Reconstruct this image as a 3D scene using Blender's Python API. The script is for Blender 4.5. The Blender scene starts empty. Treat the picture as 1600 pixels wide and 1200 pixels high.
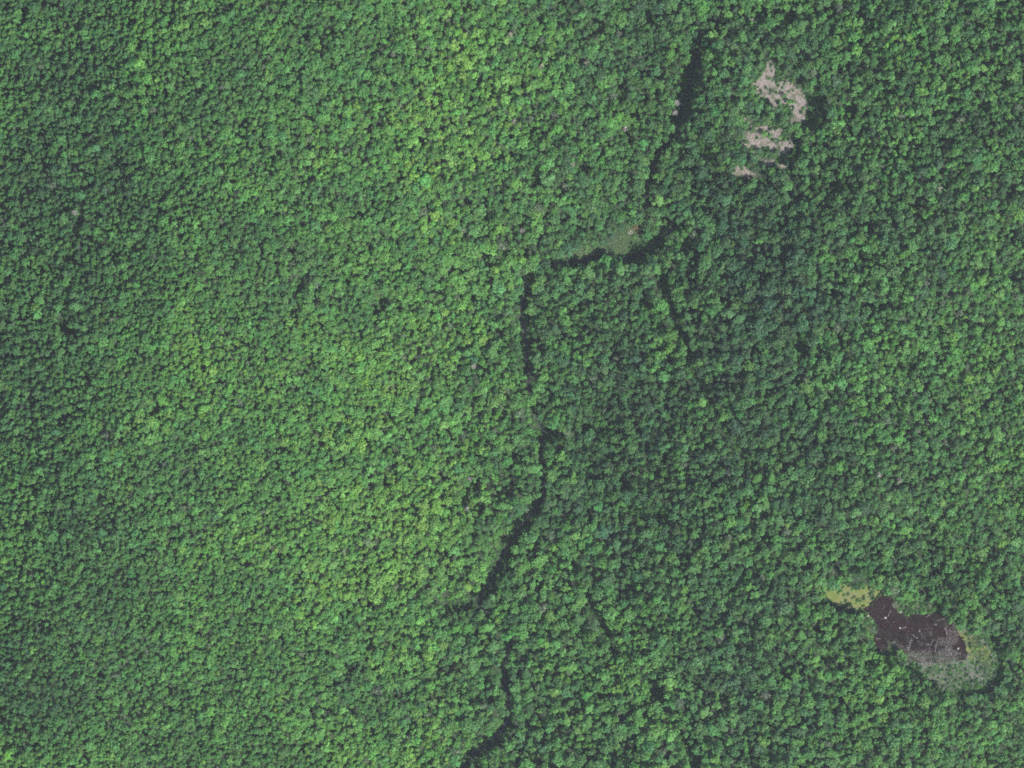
import bpy, math, random
import numpy as np
from mathutils import Vector

# ------------------------------------------------------------------ camera, sky, sun, exposure
CAM_H = 2400.0          # metres above the reference plane
MPP = 0.60              # metres per photo pixel on that plane (photo 1600 x 1200)
scene = bpy.context.scene
cam_d = bpy.data.cameras.new("camera")
cam = bpy.data.objects.new("camera", cam_d)
scene.collection.objects.link(cam)
scene.camera = cam
cam.location = (0, 0, CAM_H)
cam.rotation_euler = (0, 0, 0)
cam_d.sensor_width = 36.0
cam_d.lens = 36.0 * CAM_H / (1600 * MPP)
cam_d.clip_start = 1.0
cam_d.clip_end = 12000.0

SUN_EL, SUN_AZ = math.radians(43), math.radians(132)      # morning sun, south-east
world = bpy.data.worlds.new("World")
scene.world = world
world.use_nodes = True
wn = world.node_tree
sky = wn.nodes.new("ShaderNodeTexSky")
sky.sky_type = 'NISHITA'
sky.sun_disc = False
sky.sun_elevation = SUN_EL
sky.sun_rotation = SUN_AZ
bg = wn.nodes["Background"]
bg.inputs["Strength"].default_value = 0.10
wn.links.new(sky.outputs[0], bg.inputs[0])

sun_d = bpy.data.lights.new("sun", 'SUN')
sun_d.energy = 5.0
sun_d.angle = math.radians(0.53)
sun_d.color = (1.0, 0.95, 0.87)
sun = bpy.data.objects.new("sun", sun_d)
scene.collection.objects.link(sun)
sdir = Vector((math.sin(SUN_AZ) * math.cos(SUN_EL), math.cos(SUN_AZ) * math.cos(SUN_EL), math.sin(SUN_EL)))
sun.rotation_euler = sdir.to_track_quat('Z', 'Y').to_euler()
sun.location = (0, 0, 1500)

scene.view_settings.view_transform = 'Standard'
scene.view_settings.look = 'None'
scene.view_settings.gamma = 1.0
scene.view_settings.exposure = 1.2
scene.view_settings.use_curve_mapping = False
scene.cycles.max_bounces = 6
scene.cycles.diffuse_bounces = 3
scene.cycles.transmission_bounces = 3
scene.cycles.volume_bounces = 0
scene.cycles.use_denoising = False
scene.cycles.filter_width = 1.8
HAZE_DENSITY = 1.35e-5

# ------------------------------------------------------------------ helpers
rng = np.random.default_rng(7)
random.seed(7)

def link(o, parent=None):
    scene.collection.objects.link(o)
    if parent is not None:
        o.parent = parent
    return o

def tag(o, label=None, cat=None, group=None, kind=None):
    if label: o["label"] = label
    if cat: o["category"] = cat
    if group: o["group"] = group
    if kind: o["kind"] = kind
    return o

def mesh_from(name, verts, faces, mats=(), smooth=False, mat_idx=None):
    me = bpy.data.meshes.new(name)
    me.from_pydata([tuple(v) for v in verts], [], [tuple(f) for f in faces])
    for m in mats:
        me.materials.append(m)
    if mat_idx is not None:
        me.polygons.foreach_set("material_index", np.asarray(mat_idx, dtype=np.int32))
    if smooth:
        me.polygons.foreach_set("use_smooth", np.ones(len(me.polygons), dtype=bool))
    me.update()
    return me

def value_noise(x, y, cell, seed):
    """smooth value noise in 0..1"""
    r = np.random.default_rng(seed)
    lat = r.random((256, 256))
    u, v = np.asarray(x) / cell, np.asarray(y) / cell
    iu, iv = np.floor(u).astype(int), np.floor(v).astype(int)
    fu, fv = u - iu, v - iv
    fu = fu * fu * (3 - 2 * fu); fv = fv * fv * (3 - 2 * fv)
    g = lambda a, b: lat[a % 256, b % 256]
    return ((g(iu, iv) * (1 - fu) + g(iu + 1, iv) * fu) * (1 - fv)
            + (g(iu, iv + 1) * (1 - fu) + g(iu + 1, iv + 1) * fu) * fv)

def fbm(x, y, cell, seed, octaves=3):
    s, a, t = 0.0, 1.0, 0.0
    for k in range(octaves):
        s = s + a * value_noise(x, y, cell / 2 ** k, seed + 13 * k)
        t += a; a *= 0.5
    return s / t

def to_px(x, y):
    return 800 + np.asarray(x) / MPP, 600 - np.asarray(y) / MPP

def flat_xy(px, py):
    return (np.asarray(px, float) - 800) * MPP, (600 - np.asarray(py, float)) * MPP

def seg_dist(px, py, line):
    """distance to a polyline whose vertices carry a width: returns (dist, width, arc index, side)"""
    px = np.asarray(px, float); py = np.asarray(py, float)
    best = np.full(px.shape, 1e9); bw = np.zeros(px.shape); bt = np.zeros(px.shape); bs = np.zeros(px.shape)
    for k in range(len(line) - 1):
        (ax, ay, aw), (bx, by, bw_) = line[k], line[k + 1]
        dx, dy = bx - ax, by - ay
        t = np.clip(((px - ax) * dx + (py - ay) * dy) / (dx * dx + dy * dy + 1e-9), 0, 1)
        d = np.hypot(px - ax - t * dx, py - ay - t * dy)
        m = d < best
        best = np.where(m, d, best)
        bw = np.where(m, aw + (bw_ - aw) * t, bw)
        bt = np.where(m, k + t, bt)
        bs = np.where(m, np.sign(dx * (py - ay) - dy * (px - ax)), bs)
    return best, bw, bt, bs

def in_poly(px, py, poly):
    px = np.asarray(px, float); py = np.asarray(py, float)
    c = np.zeros(px.shape, bool)
    n = len(poly)
    for i in range(n):
        x1, y1 = poly[i]; x2, y2 = poly[(i + 1) % n]
        cond = (y1 > py) != (y2 > py)
        xi = (x2 - x1) * (py - y1) / (y2 - y1 + 1e-12) + x1
        c ^= cond & (px < xi)
    return c

# ------------------------------------------------------------------ what the photograph shows, in photo pixels
CREEK = [  # x, y, half width of the opening over the stream
    (1112, -140, 3), (1108, -60, 3), (1100, 0, 2), (1096, 40, 2), (1093, 62, 5), (1085, 95, 8), (1078, 130, 11), (1068, 160, 13), (1060, 190, 10), (1054, 206, 5),
    (1040, 225, 5), (1026, 245, 6), (1012, 283, 5), (1006, 310, 5), (1030, 333, 2), (1056, 352, 4), (1030, 375, 10), (1010, 392, 13),
    (990, 402, 12), (965, 404, 3), (930, 405, 4), (900, 408, 10), (878, 410, 10), (850, 420, 2), (822, 432, 6), (820, 460, 8),
    (813, 490, 11), (818, 510, 9), (824, 545, 10), (823, 570, 9), (826, 600, 4), (832, 625, 3), (840, 655, 5), (851, 677, 15),
    (845, 700, 5), (848, 735, 3), (852, 770, 4), (835, 798, 7), (818, 818, 13), (805, 835, 11), (790, 855, 12), (778, 880, 13),
    (770, 905, 8), (755, 925, 9), (742, 938, 10), (765, 965, 2), (796, 988, 3), (795, 1010, 5), (790, 1050, 5), (793, 1080, 6),
    (795, 1110, 7), (785, 1140, 9), (765, 1160, 10), (745, 1175, 9), (725, 1195, 8), (712, 1215, 8), (690, 1290, 5), (680, 1370, 4)]
SECTIONS = [  # first vertex, last vertex, phrase, names of the two banks (side < 0, side > 0)
    (4, 9, "the creek's straight northern reach", ("east", "west")),
    (10, 13, "the creek's dark hollow", ("east", "west")),
    (15, 22, "the creek's grassy bend", ("south", "north")),
    (24, 30, "the creek's middle reach", ("east", "west")),
    (31, 36, "the creek's winding reach", ("east", "west")),
    (37, 44, "the creek's broad diagonal reach", ("east", "west")),
    (46, 55, "the creek's southernmost reach", ("east", "west"))]
GAPS = [  # narrow openings in the canopy
    [(1035, 432, 5), (1040, 460, 5), (1050, 485, 6), (1062, 515, 7), (1073, 542, 5), (1078, 575, 3), (1095, 610, 3.5), (1112, 640, 2.5), (1135, 675, 3.5), (1152, 700, 4)],
    [(1014, -6, 6), (1017, 16, 6), (1015, 34, 7)],
    [(915, 925, 3), (930, 955, 5), (946, 985, 7), (956, 1004, 6), (985, 1030, 4), (1015, 1062, 5), (1036, 1100, 4), (1052, 1130, 4), (1068, 1156, 5)],
    [(1070, 1158, 6), (1085, 1190, 8), (1094, 1220, 7)],
    [(1238, 536, 8), (1243, 558, 7)], [(1158, 712, 9), (1168, 722, 7)], [(918, 668, 7), (946, 674, 6)],
    [(740, 762, 10), (726, 780, 9)], [(703, 945, 10), (724, 944, 10)], [(1395, 572, 5), (1412, 576, 5)],
    [(57, 28, 4), (46, 48, 4)], [(968, 140, 7), (972, 155, 8)], [(900, 258, 7), (918, 268, 8)],
    [(838, 275, 6), (842, 290, 7)], [(1095, 230, 7), (1106, 252, 7)], [(1235, 30, 6), (1222, 42, 6)], [(1255, 100, 7), (1240, 112, 7)],
    [(1270, 150, 7), (1278, 175, 8)], [(1300, 290, 7), (1318, 300, 7)], [(1285, 1020, 8), (1292, 1040, 7)], [(1215, 1040, 7), (1222, 1052, 6)],
    [(1030, 800, 6), (1045, 815, 5)], [(840, 660, 9), (870, 682, 8)], [(970, 750, 7), (980, 762, 6)],
    [(122, 408, 6), (135, 415, 6)], [(150, 340, 5), (140, 372, 5)], [(115, 505, 5), (138, 525, 6)],
    [(485, 440, 6), (478, 455, 6)], [(590, 490, 7), (604, 470, 6)], [(1540, 1040, 8), (1552, 1015, 8), (1540, 990, 8)],
    [(770, 1090, 8), (745, 1090, 6)], [(540, 1030, 6), (548, 1045, 6)], [(1170, 540, 5), (1180, 552, 5)], [(1000, 470, 6), (1012, 482, 5)],
    [(880, 460, 6), (868, 470, 5)], [(1075, 375, 5), (1072, 395, 6)], [(1350, 350, 6), (1362, 356, 5)]]

def crop(pts, s, ox, oy):
    return [(ox + s * a, oy + s * b) for a, b in pts]
PC = lambda pts: crop(pts, 0.225, 1240, 880)
CC = lambda pts: crop(pts, 0.175, 1150, 80)
POND = PC([(590, 180), (655, 200), (700, 260), (702, 312), (745, 345), (850, 330), (960, 322), (1060, 378), (1150, 455), (1185, 540), (1218, 620),
           (1205, 668), (1080, 690), (900, 690), (770, 660), (715, 590), (660, 545), (640, 600), (545, 605), (526, 500), (552, 430), (500, 350), (484, 310), (560, 240)])
MOSS = PC([(150, 185), (235, 165), (320, 125), (380, 170), (480, 160), (592, 160), (578, 232), (505, 285), (482, 325), (380, 322), (300, 292), (215, 245)])
REEDS = PC([(745, 625), (900, 630), (1080, 640), (1215, 640), (1225, 600), (1170, 470), (1260, 480), (1340, 580), (1395, 690), (1370, 790), (1310, 850), (1150, 880),
            (1000, 885), (930, 790), (840, 715)])
SEDGE_E = PC([(1065, 380), (1150, 440), (1260, 490), (1330, 590), (1372, 690), (1260, 705), (1215, 660), (1222, 620), (1180, 530), (1140, 450)])
SEDGE_N = PC([(695, 290), (750, 245), (850, 255), (935, 262), (965, 320), (850, 332), (745, 348), (712, 320)])
SEDGE_W = PC([(495, 345), (530, 350), (556, 420), (548, 500), (548, 600), (515, 590), (495, 540), (512, 450)])
SEDGE_S = PC([(655, 540), (720, 585), (760, 650), (720, 660), (660, 620)])
POND_OPEN = [POND, MOSS, REEDS, SEDGE_E, SEDGE_N, SEDGE_W]
BARE = [CC(p) for p in (
    [(270, 80), (325, 95), (355, 185), (320, 245), (410, 255), (560, 318), (612, 400), (640, 500), (618, 580), (565, 660), (425, 650), (495, 590), (500, 505), (430, 500), (400, 485), (335, 530), (255, 475), (185, 425), (170, 345), (135, 300), (220, 240), (245, 165)],
    [(55, 735), (140, 672), (255, 675), (405, 695), (395, 770), (300, 795), (350, 822), (485, 782), (520, 838), (440, 930), (350, 908), (275, 862), (180, 892), (55, 862)],
    [(180, 945), (260, 955), (360, 975), (465, 1045), (410, 1085), (345, 1035), (205, 1012)],
    [(-20, 1035), (40, 1010), (105, 1060), (185, 1095), (275, 1125), (200, 1160), (75, 1125), (-15, 1110)],
    [(10, 605), (100, 595), (155, 630), (60, 645)])]
GRASS = [(868, 403), (905, 389), (950, 380), (975, 362), (985, 348), (1004, 352), (1000, 375), (985, 390), (965, 399), (930, 400), (895, 402)]
DEAD_PX = [(797, 57), (846, 107), (916, 102), (804, 193), (894, 260), (1053, 178), (1057, 163), (977, 203), (816, 362), (741, 573), (1430, 673), (1371, 742), (1402, 751), (1185, 795), (735, 747), (730, 794), (122, 334), (992, 357), (984, 364), (1172, 35), (1465, 297), (1360, 208)]
BARE_C = (1208, 180)
POND_C = (1425, 980)

# ------------------------------------------------------------------ terrain
_cy = np.array([c[1] for c in CREEK], float)
_ord = np.argsort(_cy)
_yy = np.linspace(-900, 2100, 121)
_xx = np.interp(_yy, _cy[_ord], np.array([c[0] for c in CREEK], float)[_ord])
_k = np.exp(-0.5 * (np.arange(-8, 9) / 4.0) ** 2); _k /= _k.sum()
_xx = np.convolve(np.pad(_xx, 8, mode='edge'), _k, mode='valid')

def smooth01(t):
    t = np.clip(t, 0, 1)
    return t * t * (3 - 2 * t)

def terrain(x, y):
    x = np.asarray(x, float); y = np.asarray(y, float)
    px, py = to_px(x, y)
    xc = np.interp(py, _yy, _xx)
    d = (px - xc) * MPP
    ridge_w = np.clip(xc - (330 - 0.30 * (py - 200)), 350, 900) * MPP       # valley side to the western ridge
    west = 78 * smooth01(-d / ridge_w) - 46 * smooth01((-d - ridge_w * 0.95) / 260.0)
    ridge_e = 330.0
    east = 40 * smooth01(d / ridge_e) - 42 * smooth01((d - ridge_e * 0.95) / 260.0)
    h = np.where(d < 0, west, east)
    h = h + 7 * (fbm(x + 3000, y + 3000, 150, 5) - 0.5) + 3.5 * (fbm(x + 3000, y + 3000, 45, 9, 2) - 0.5)
    # flat floors of the two wet openings
    for (cx, cy), r, lv in ((POND_C, 92, POND_Z), (BARE_C, 64, BARE_Z)):
        wx, wy = flat_xy(cx, cy)
        q = np.hypot(x - wx, (y - wy) * 1.1)
        w = smooth01((r * 1.6 - q) / (r * 0.6))
        h = h * (1 - w) + lv * w
    dist, wd, _, _ = seg_dist(px, py, CREEK)
    h = h - 1.8 * np.exp(-(dist * MPP / 4.0) ** 2)
    far = smooth01((np.hypot(x, y) - 900) / 900.0)
    return h * (1 - far)
POND_Z, BARE_Z = 26.0, 14.0

def at(px, py):
    """photo pixel -> point on the terrain"""
    x, y = flat_xy(px, py)
    x0, y0 = x, y
    for _ in range(3):
        h = terrain(x, y)
        s = (CAM_H - h) / CAM_H
        x, y = x0 * s, y0 * s
    return x, y, terrain(x, y)

def seen_px(x, y, z):
    s = CAM_H / (CAM_H - np.asarray(z))
    return to_px(np.asarray(x) * s, np.asarray(y) * s)

# ------------------------------------------------------------------ materials
def new_mat(name):
    m = bpy.data.materials.new(name)
    m.use_nodes = True
    nt = m.node_tree
    return m, nt, nt.nodes["Principled BSDF"], nt.nodes["Material Output"]

def noise_mat(name, c1, c2, scale, rough=0.85, c3=None, scale2=None, bump=0.0, spec=0.2):
    m, nt, p, out = new_mat(name)
    tc = nt.nodes.new("ShaderNodeTexCoord")
    n = nt.nodes.new("ShaderNodeTexNoise"); n.inputs["Scale"].default_value = scale; n.inputs["Detail"].default_value = 6
    nt.links.new(tc.outputs["Object"], n.inputs["Vector"])
    r = nt.nodes.new("ShaderNodeValToRGB")
    r.color_ramp.elements[0].position = 0.36; r.color_ramp.elements[0].color = (*c1, 1)
    r.color_ramp.elements[1].position = 0.64; r.color_ramp.elements[1].color = (*c2, 1)
    nt.links.new(n.outputs["Fac"], r.inputs["Fac"])
    col = r.outputs["Color"]
    if c3:
        n2 = nt.nodes.new("ShaderNodeTexNoise"); n2.inputs["Scale"].default_value = scale2; n2.inputs["Detail"].default_value = 4
        nt.links.new(tc.outputs["Object"], n2.inputs["Vector"])
        r2 = nt.nodes.new("ShaderNodeValToRGB")
        r2.color_ramp.elements[0].position = 0.50; r2.color_ramp.elements[0].color = (0, 0, 0, 1)
        r2.color_ramp.elements[1].position = 0.62; r2.color_ramp.elements[1].color = (1, 1, 1, 1)
        nt.links.new(n2.outputs["Fac"], r2.inputs["Fac"])
        mx = nt.nodes.new("ShaderNodeMix"); mx.data_type = 'RGBA'
        nt.links.new(r2.outputs["Color"], mx.inputs["Factor"])
        nt.links.new(col, mx.inputs["A"])
        mx.inputs["B"].default_value = (*c3, 1)
        col = mx.outputs["Result"]
    nt.links.new(col, p.inputs["Base Color"])
    p.inputs["Roughness"].default_value = rough
    p.inputs["Specular IOR Level"].default_value = spec
    if bump:
        b = nt.nodes.new("ShaderNodeBump"); b.inputs["Strength"].default_value = bump; b.inputs["Distance"].default_value = 0.3
        nt.links.new(n.outputs["Fac"], b.inputs["Height"]); nt.links.new(b.outputs["Normal"], p.inputs["Normal"])
    return m

def tinted_leaf_mat(name, translucency=0.30):
    """foliage whose colour is the tree's own 'tint' times a small leaf-to-leaf variation"""
    m, nt, p, out = new_mat(name)
    a = nt.nodes.new("ShaderNodeAttribute"); a.attribute_type = 'INSTANCER'; a.attribute_name = "tint"
    v = nt.nodes.new("ShaderNodeAttribute"); v.attribute_type = 'GEOMETRY'; v.attribute_name = "leafvar"
    mx = nt.nodes.new("ShaderNodeMix"); mx.data_type = 'RGBA'; mx.blend_type = 'MULTIPLY'; mx.inputs["Factor"].default_value = 1
    nt.links.new(a.outputs["Color"], mx.inputs["A"]); nt.links.new(v.outputs["Color"], mx.inputs["B"])
    nt.links.new(mx.outputs["Result"], p.inputs["Base Color"])
    p.inputs["Roughness"].default_value = 0.55
    p.inputs["Specular IOR Level"].default_value = 0.25
    tr = nt.nodes.new("ShaderNodeBsdfTranslucent")
    nt.links.new(mx.outputs["Result"], tr.inputs["Color"])
    ms = nt.nodes.new("ShaderNodeMixShader"); ms.inputs[0].default_value = translucency
    nt.links.new(p.outputs[0], ms.inputs[1]); nt.links.new(tr.outputs[0], ms.inputs[2])
    nt.links.new(ms.outputs[0], out.inputs["Surface"])
    return m

def blade_mat(name, rough=0.8):
    """blades and sticks coloured by their own colour attribute"""
    m, nt, p, out = new_mat(name)
    v = nt.nodes.new("ShaderNodeAttribute"); v.attribute_type = 'GEOMETRY'; v.attribute_name = "own"
    nt.links.new(v.outputs["Color"], p.inputs["Base Color"])
    p.inputs["Roughness"].default_value = rough
    p.inputs["Specular IOR Level"].default_value = 0.2
    return m

M_LOG = noise_mat('grey_log', (0.13, 0.115, 0.11), (0.24, 0.22, 0.21), 0.8, 0.9, bump=0.3)
M_LEAF = tinted_leaf_mat("leaf")
M_BARK = noise_mat("bark", (0.10, 0.085, 0.07), (0.17, 0.15, 0.13), 3.0, 0.9, bump=0.4)
M_DEAD = noise_mat("dead_wood", (0.22, 0.20, 0.19), (0.38, 0.35, 0.33), 2.0, 0.9, bump=0.3)
M_GROUND = noise_mat("forest_floor", (0.020, 0.036, 0.018), (0.032, 0.046, 0.024), 0.25, 0.95, (0.024, 0.050, 0.020), 0.03)
M_WATER_D = noise_mat("stream_water", (0.012, 0.015, 0.016), (0.018, 0.020, 0.020), 0.1, 0.25, spec=0.12)
M_WATER_P = noise_mat("peat_water", (0.007, 0.005, 0.0055), (0.015, 0.007, 0.007), 0.05, 0.25, (0.014, 0.011, 0.008), 0.11, spec=0.12)
M_BARE = noise_mat("dry_mud", (0.100, 0.086, 0.079), (0.205, 0.177, 0.164), 0.9, 0.95, (0.070, 0.078, 0.050), 0.25, 0.6)
M_MOSS = noise_mat("moss", (0.080, 0.120, 0.028), (0.125, 0.140, 0.040), 0.22, 0.95, (0.120, 0.125, 0.055), 0.10, 0.4)
M_REEDBED = noise_mat("reed_bed_mud", (0.045, 0.060, 0.040), (0.085, 0.090, 0.070), 0.4, 0.95, (0.045, 0.085, 0.035), 0.12)
M_BLADE = blade_mat("blades")
M_ROCK = noise_mat("pale_granite", (0.20, 0.19, 0.18), (0.30, 0.285, 0.27), 1.3, 0.85, bump=0.5)

# ------------------------------------------------------------------ the ground
def axis(inner, outer, step):
    a = list(np.arange(-inner, inner + 0.01, step))
    far, g, p = [], step, inner
    while p < outer:
        g = g * 1.35; p = min(p + g, outer); far.append(p)
    return np.array([-f for f in reversed(far)] + a + far)
gx, gy = axis(660, 2500, 3.0), axis(540, 2500, 3.0)
GX, GY = np.meshgrid(gx, gy)
GZ = terrain(GX, GY)
nx, ny = len(gx), len(gy)
idx = np.arange(nx * ny).reshape(ny, nx)
gf = np.stack([idx[:-1, :-1], idx[:-1, 1:], idx[1:, 1:], idx[1:, :-1]], -1).reshape(-1, 4)
gm = bpy.data.meshes.new("ground")
gm.vertices.add(nx * ny); gm.vertices.foreach_set("co", np.stack([GX, GY, GZ], -1).ravel().astype(np.float32))
gm.loops.add(gf.size); gm.loops.foreach_set("vertex_index", gf.ravel().astype(np.int32))
gm.polygons.add(len(gf)); gm.polygons.foreach_set("loop_start", np.arange(0, gf.size, 4, dtype=np.int32))
gm.polygons.foreach_set("use_smooth", np.ones(len(gf), dtype=bool))
gm.update(); gm.validate()
gm.materials.append(M_GROUND)
tag(link(bpy.data.objects.new("ground", gm)), "brown and dark green forest floor rolling down to the creek", kind="structure")

def sheet(name, poly, z, mat, step=1.0, wob=1.6, seed=1, holes=0.0, kind="structure", label=None):
    """a level sheet with an uneven, natural outline, made of small cells"""
    P = np.array([at(a, b)[:2] for a, b in poly])
    x0, y0 = P.min(0) - 3; x1, y1 = P.max(0) + 3
    xs, ys = np.arange(x0, x1, step), np.arange(y0, y1, step)
    XX, YY = np.meshgrid(xs + step / 2, ys + step / 2)
    wx = XX + wob * 2 * (fbm(XX + 900, YY + 900, 6, seed) - 0.5) + wob * 1.2 * (value_noise(XX + 900, YY + 900, 1.7, seed + 3) - 0.5)
    wy = YY + wob * 2 * (fbm(XX + 900, YY + 900, 6, seed + 50) - 0.5) + wob * 1.2 * (value_noise(XX + 900, YY + 900, 1.7, seed + 53) - 0.5)
    m = in_poly(wx, wy, [tuple(p) for p in P])
    if holes: m &= fbm(XX + 1900, YY + 1900, 7, seed + 7, 3) < 1 - holes
    vid, vs, fs = {}, [], []
    def v(i, j):
        if (i, j) not in vid:
            vid[(i, j)] = len(vs)
            jx, jy = random.uniform(-.3, .3) * step, random.uniform(-.3, .3) * step
            vs.append((x0 + i * step + jx, y0 + j * step + jy, z))
        return vid[(i, j)]
    for j, i in zip(*np.nonzero(m)):
        fs.append((v(i, j), v(i + 1, j), v(i + 1, j + 1), v(i, j + 1)))
    o = link(bpy.data.objects.new(name, mesh_from(name, vs, fs, [mat])))
    return tag(o, label, kind=kind)

sheet("pond", POND, POND_Z + 0.10, M_WATER_P, seed=3, label="dark reddish brown water of the small forest pond")
sheet("moss_mat", MOSS, POND_Z + 0.16, M_MOSS, wob=3.2, holes=.31, seed=5, label="yellow green moss flat at the pond's western arm")
sheet("reed_bed", REEDS, POND_Z + 0.05, M_REEDBED, wob=6.0, seed=8, label="grey green marsh ground at the pond's southeast end")
for k, (pl, nm) in enumerate(((SEDGE_E, "eastern"), (SEDGE_N, "northern"), (SEDGE_W, "western"), (SEDGE_S, "southern"))):
    sheet("marsh_edge", pl, POND_Z + 0.20 + 0.006 * k, M_MOSS if k in (0, 2) else M_REEDBED, wob=3.4, holes=.33, seed=20 + k, label="green marshy margin on the pond's %s side" % nm)
for k, pl in enumerate(BARE):
    sheet("bare_ground", pl, BARE_Z + 0.06 + 0.008 * k, M_BARE, wob=3.4, holes=.32, seed=30 + k,
          label="%s patch of bare pinkish grey mud in the clearing" % ("largest northern", "second largest", "thin southeastern", "thin southwestern", "small western")[k])

# stream: a narrow ribbon of water lying in its channel
def ribbon(line, w, dz):
    P = np.array([at(a, b)[:2] for a, b, _ in line])
    seg = np.hypot(*np.diff(P, axis=0).T); s = np.concatenate([[0], np.cumsum(seg)])
    t = np.arange(0, s[-1], 3.0)
    x, y = np.interp(t, s, P[:, 0]), np.interp(t, s, P[:, 1])
    x = x + 1.6 * (value_noise(t, t * 0, 17, 4) - .5); y = y + 1.6 * (value_noise(t, t * 0, 17, 6) - .5)
    tx, ty = np.gradient(x), np.gradient(y); L = np.hypot(tx, ty); nx_, ny_ = -ty / L, tx / L
    ww = w * (0.75 + 0.6 * value_noise(t, t * 0, 11, 8))
    z = terrain(x, y); z = np.convolve(np.pad(z, 4, mode='edge'), np.ones(9) / 9, mode='valid') + dz
    vs, fs = [], []
    for i in range(len(t)):
        for sgn in (-1, 1):
            vs.append((x[i] + sgn * ww[i] * nx_[i], y[i] + sgn * ww[i] * ny_[i], z[i]))
        if i: fs.append((2 * i - 2, 2 * i - 1, 2 * i + 1, 2 * i))
    return vs, fs
vs, fs = ribbon(CREEK, 1.3, 0.35)
tag(link(bpy.data.objects.new("creek", mesh_from("creek", vs, fs, [M_WATER_D], True))), "narrow dark creek winding through the forest from north to south", kind="structure")

# ------------------------------------------------------------------ tree shapes
def tube(path, radii, sides=6):
    vs, fs = [], []
    n = len(path)
    for i, (p, r) in enumerate(zip(path, radii)):
        a = Vector(path[max(i - 1, 0)]); b = Vector(path[min(i + 1, n - 1)])
        d = (b - a).normalized()
        u = d.orthogonal().normalized(); w = d.cross(u)
        for k in range(sides):
            t = 2 * math.pi * k / sides
            q = Vector(p) + (u * math.cos(t) + w * math.sin(t)) * r
            vs.append(tuple(q))
    for i in range(n - 1):
        for k in range(sides):
            k2 = (k + 1) % sides
            fs.append((i * sides + k, i * sides + k2, (i + 1) * sides + k2, (i + 1) * sides + k))
    fs.append(tuple(range(sides))[::-1]); fs.append(tuple((n - 1) * sides + k for k in range(sides)))
    return vs, fs

def add(V, F, vs, fs):
    o = len(V)
    V.extend(vs); F.extend(tuple(i + o for i in f) for f in fs)

def trunk_geo(r, H, spread):
    V, F = [], []
    lean = (r.uniform(-.25, .25), r.uniform(-.25, .25))
    path = [(lean[0] * t, lean[1] * t, H * t) for t in (-0.03, 0.04, 0.3, 0.6, 0.9)]
    add(V, F, *tube(path, [0.30, 0.21, 0.17, 0.13, 0.04]))
    for k in range(6):
        a = k * 1.05 + r.uniform(-.3, .3); z0 = H * r.uniform(0.42, 0.72)
        L = spread * r.uniform(0.55, 0.85)
        p0 = Vector((lean[0] * z0 / H, lean[1] * z0 / H, z0))
        p1 = p0 + Vector((math.cos(a) * L * .5, math.sin(a) * L * .5, L * .35))
        p2 = p0 + Vector((math.cos(a) * L, math.sin(a) * L, L * .55))
        add(V, F, *tube([p0, p1, p2], [0.085, 0.06, 0.025], 4))
    return V, F

def leaf_quads(pts, nrm, size, r):
    V, F, C = [], [], []
    for p, n in zip(pts, nrm):
        n = (n + Vector((r.gauss(0, .42), r.gauss(0, .42), r.gauss(0, .42)))).normalized()
        u = n.orthogonal().normalized(); w = n.cross(u)
        t = r.uniform(0, 2 * math.pi)
        a = u * math.cos(t) + w * math.sin(t); b = n.cross(a)
        s = size * r.uniform(0.6, 1.3); e = s * r.uniform(0.55, 0.9)
        i = len(V)
        droop = n * (-0.18 * s)
        V.extend([tuple(p + a * s + droop), tuple(p + b * e), tuple(p - a * s * .9 + droop), tuple(p - b * e)])
        F.append((i, i + 1, i + 2, i + 3))
        g = r.gauss(1.0, 0.13); y = r.gauss(0, 0.05)
        C.extend([(g * (1 + y), g, g * (1 - y), 1)] * 4)
    return V, F, C

def broad_crown(seed, R, H, flat, lobes, n_leaf=460, leaf=0.36):
    """a crown of separate leafy limbs at different heights, with gaps between them"""
    r = random.Random(seed)
    balls = [(Vector((r.uniform(-.15, .15) * R, r.uniform(-.15, .15) * R, H - R * flat * 0.62)), R * 0.50)]
    a0 = r.uniform(0, 6.28)
    for k in range(lobes):
        a = a0 + 2 * math.pi * k / lobes + r.uniform(-.35, .35)
        d = R * r.uniform(0.50, 0.86)
        rr = R * r.uniform(0.24, 0.46)
        balls.append((Vector((math.cos(a) * d, math.sin(a) * d, H - R * flat * r.uniform(0.55, 2.1))), rr))
    for k in range(3):
        a = r.uniform(0, 6.28)
        balls.append((Vector((math.cos(a) * R * .42, math.sin(a) * R * .42, H - R * flat * r.uniform(.3, .7))), R * r.uniform(.20, .32)))
    tot = sum(b[1] ** 2 for b in balls)
    V, F, C = [], [], []
    for c, rr in balls:
        pts, nrm = [], []
        for k in range(int(n_leaf * 1.5 * rr * rr / tot)):
            z = r.uniform(-0.75, 1.0); t = r.uniform(0, 6.283); q = math.sqrt(max(0, 1 - z * z))
            d = Vector((q * math.cos(t), q * math.sin(t), z * (0.75 + .25 * flat)))
            p = c + d * rr * r.uniform(0.78, 1.15)
            if any((p - c2).length < r2 * 0.78 for c2, r2 in balls if c2 is not c):
                continue
            pts.append(p); nrm.append((d + Vector((0, 0, .25))).normalized())
        v, f, col = leaf_quads(pts, nrm, leaf, r)
        g = r.gauss(1, .12)
        add(V, F, v, f); C.extend((q[0] * g, q[1] * g, q[2] * g, 1) for q in col)
    return V, F, C

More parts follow.
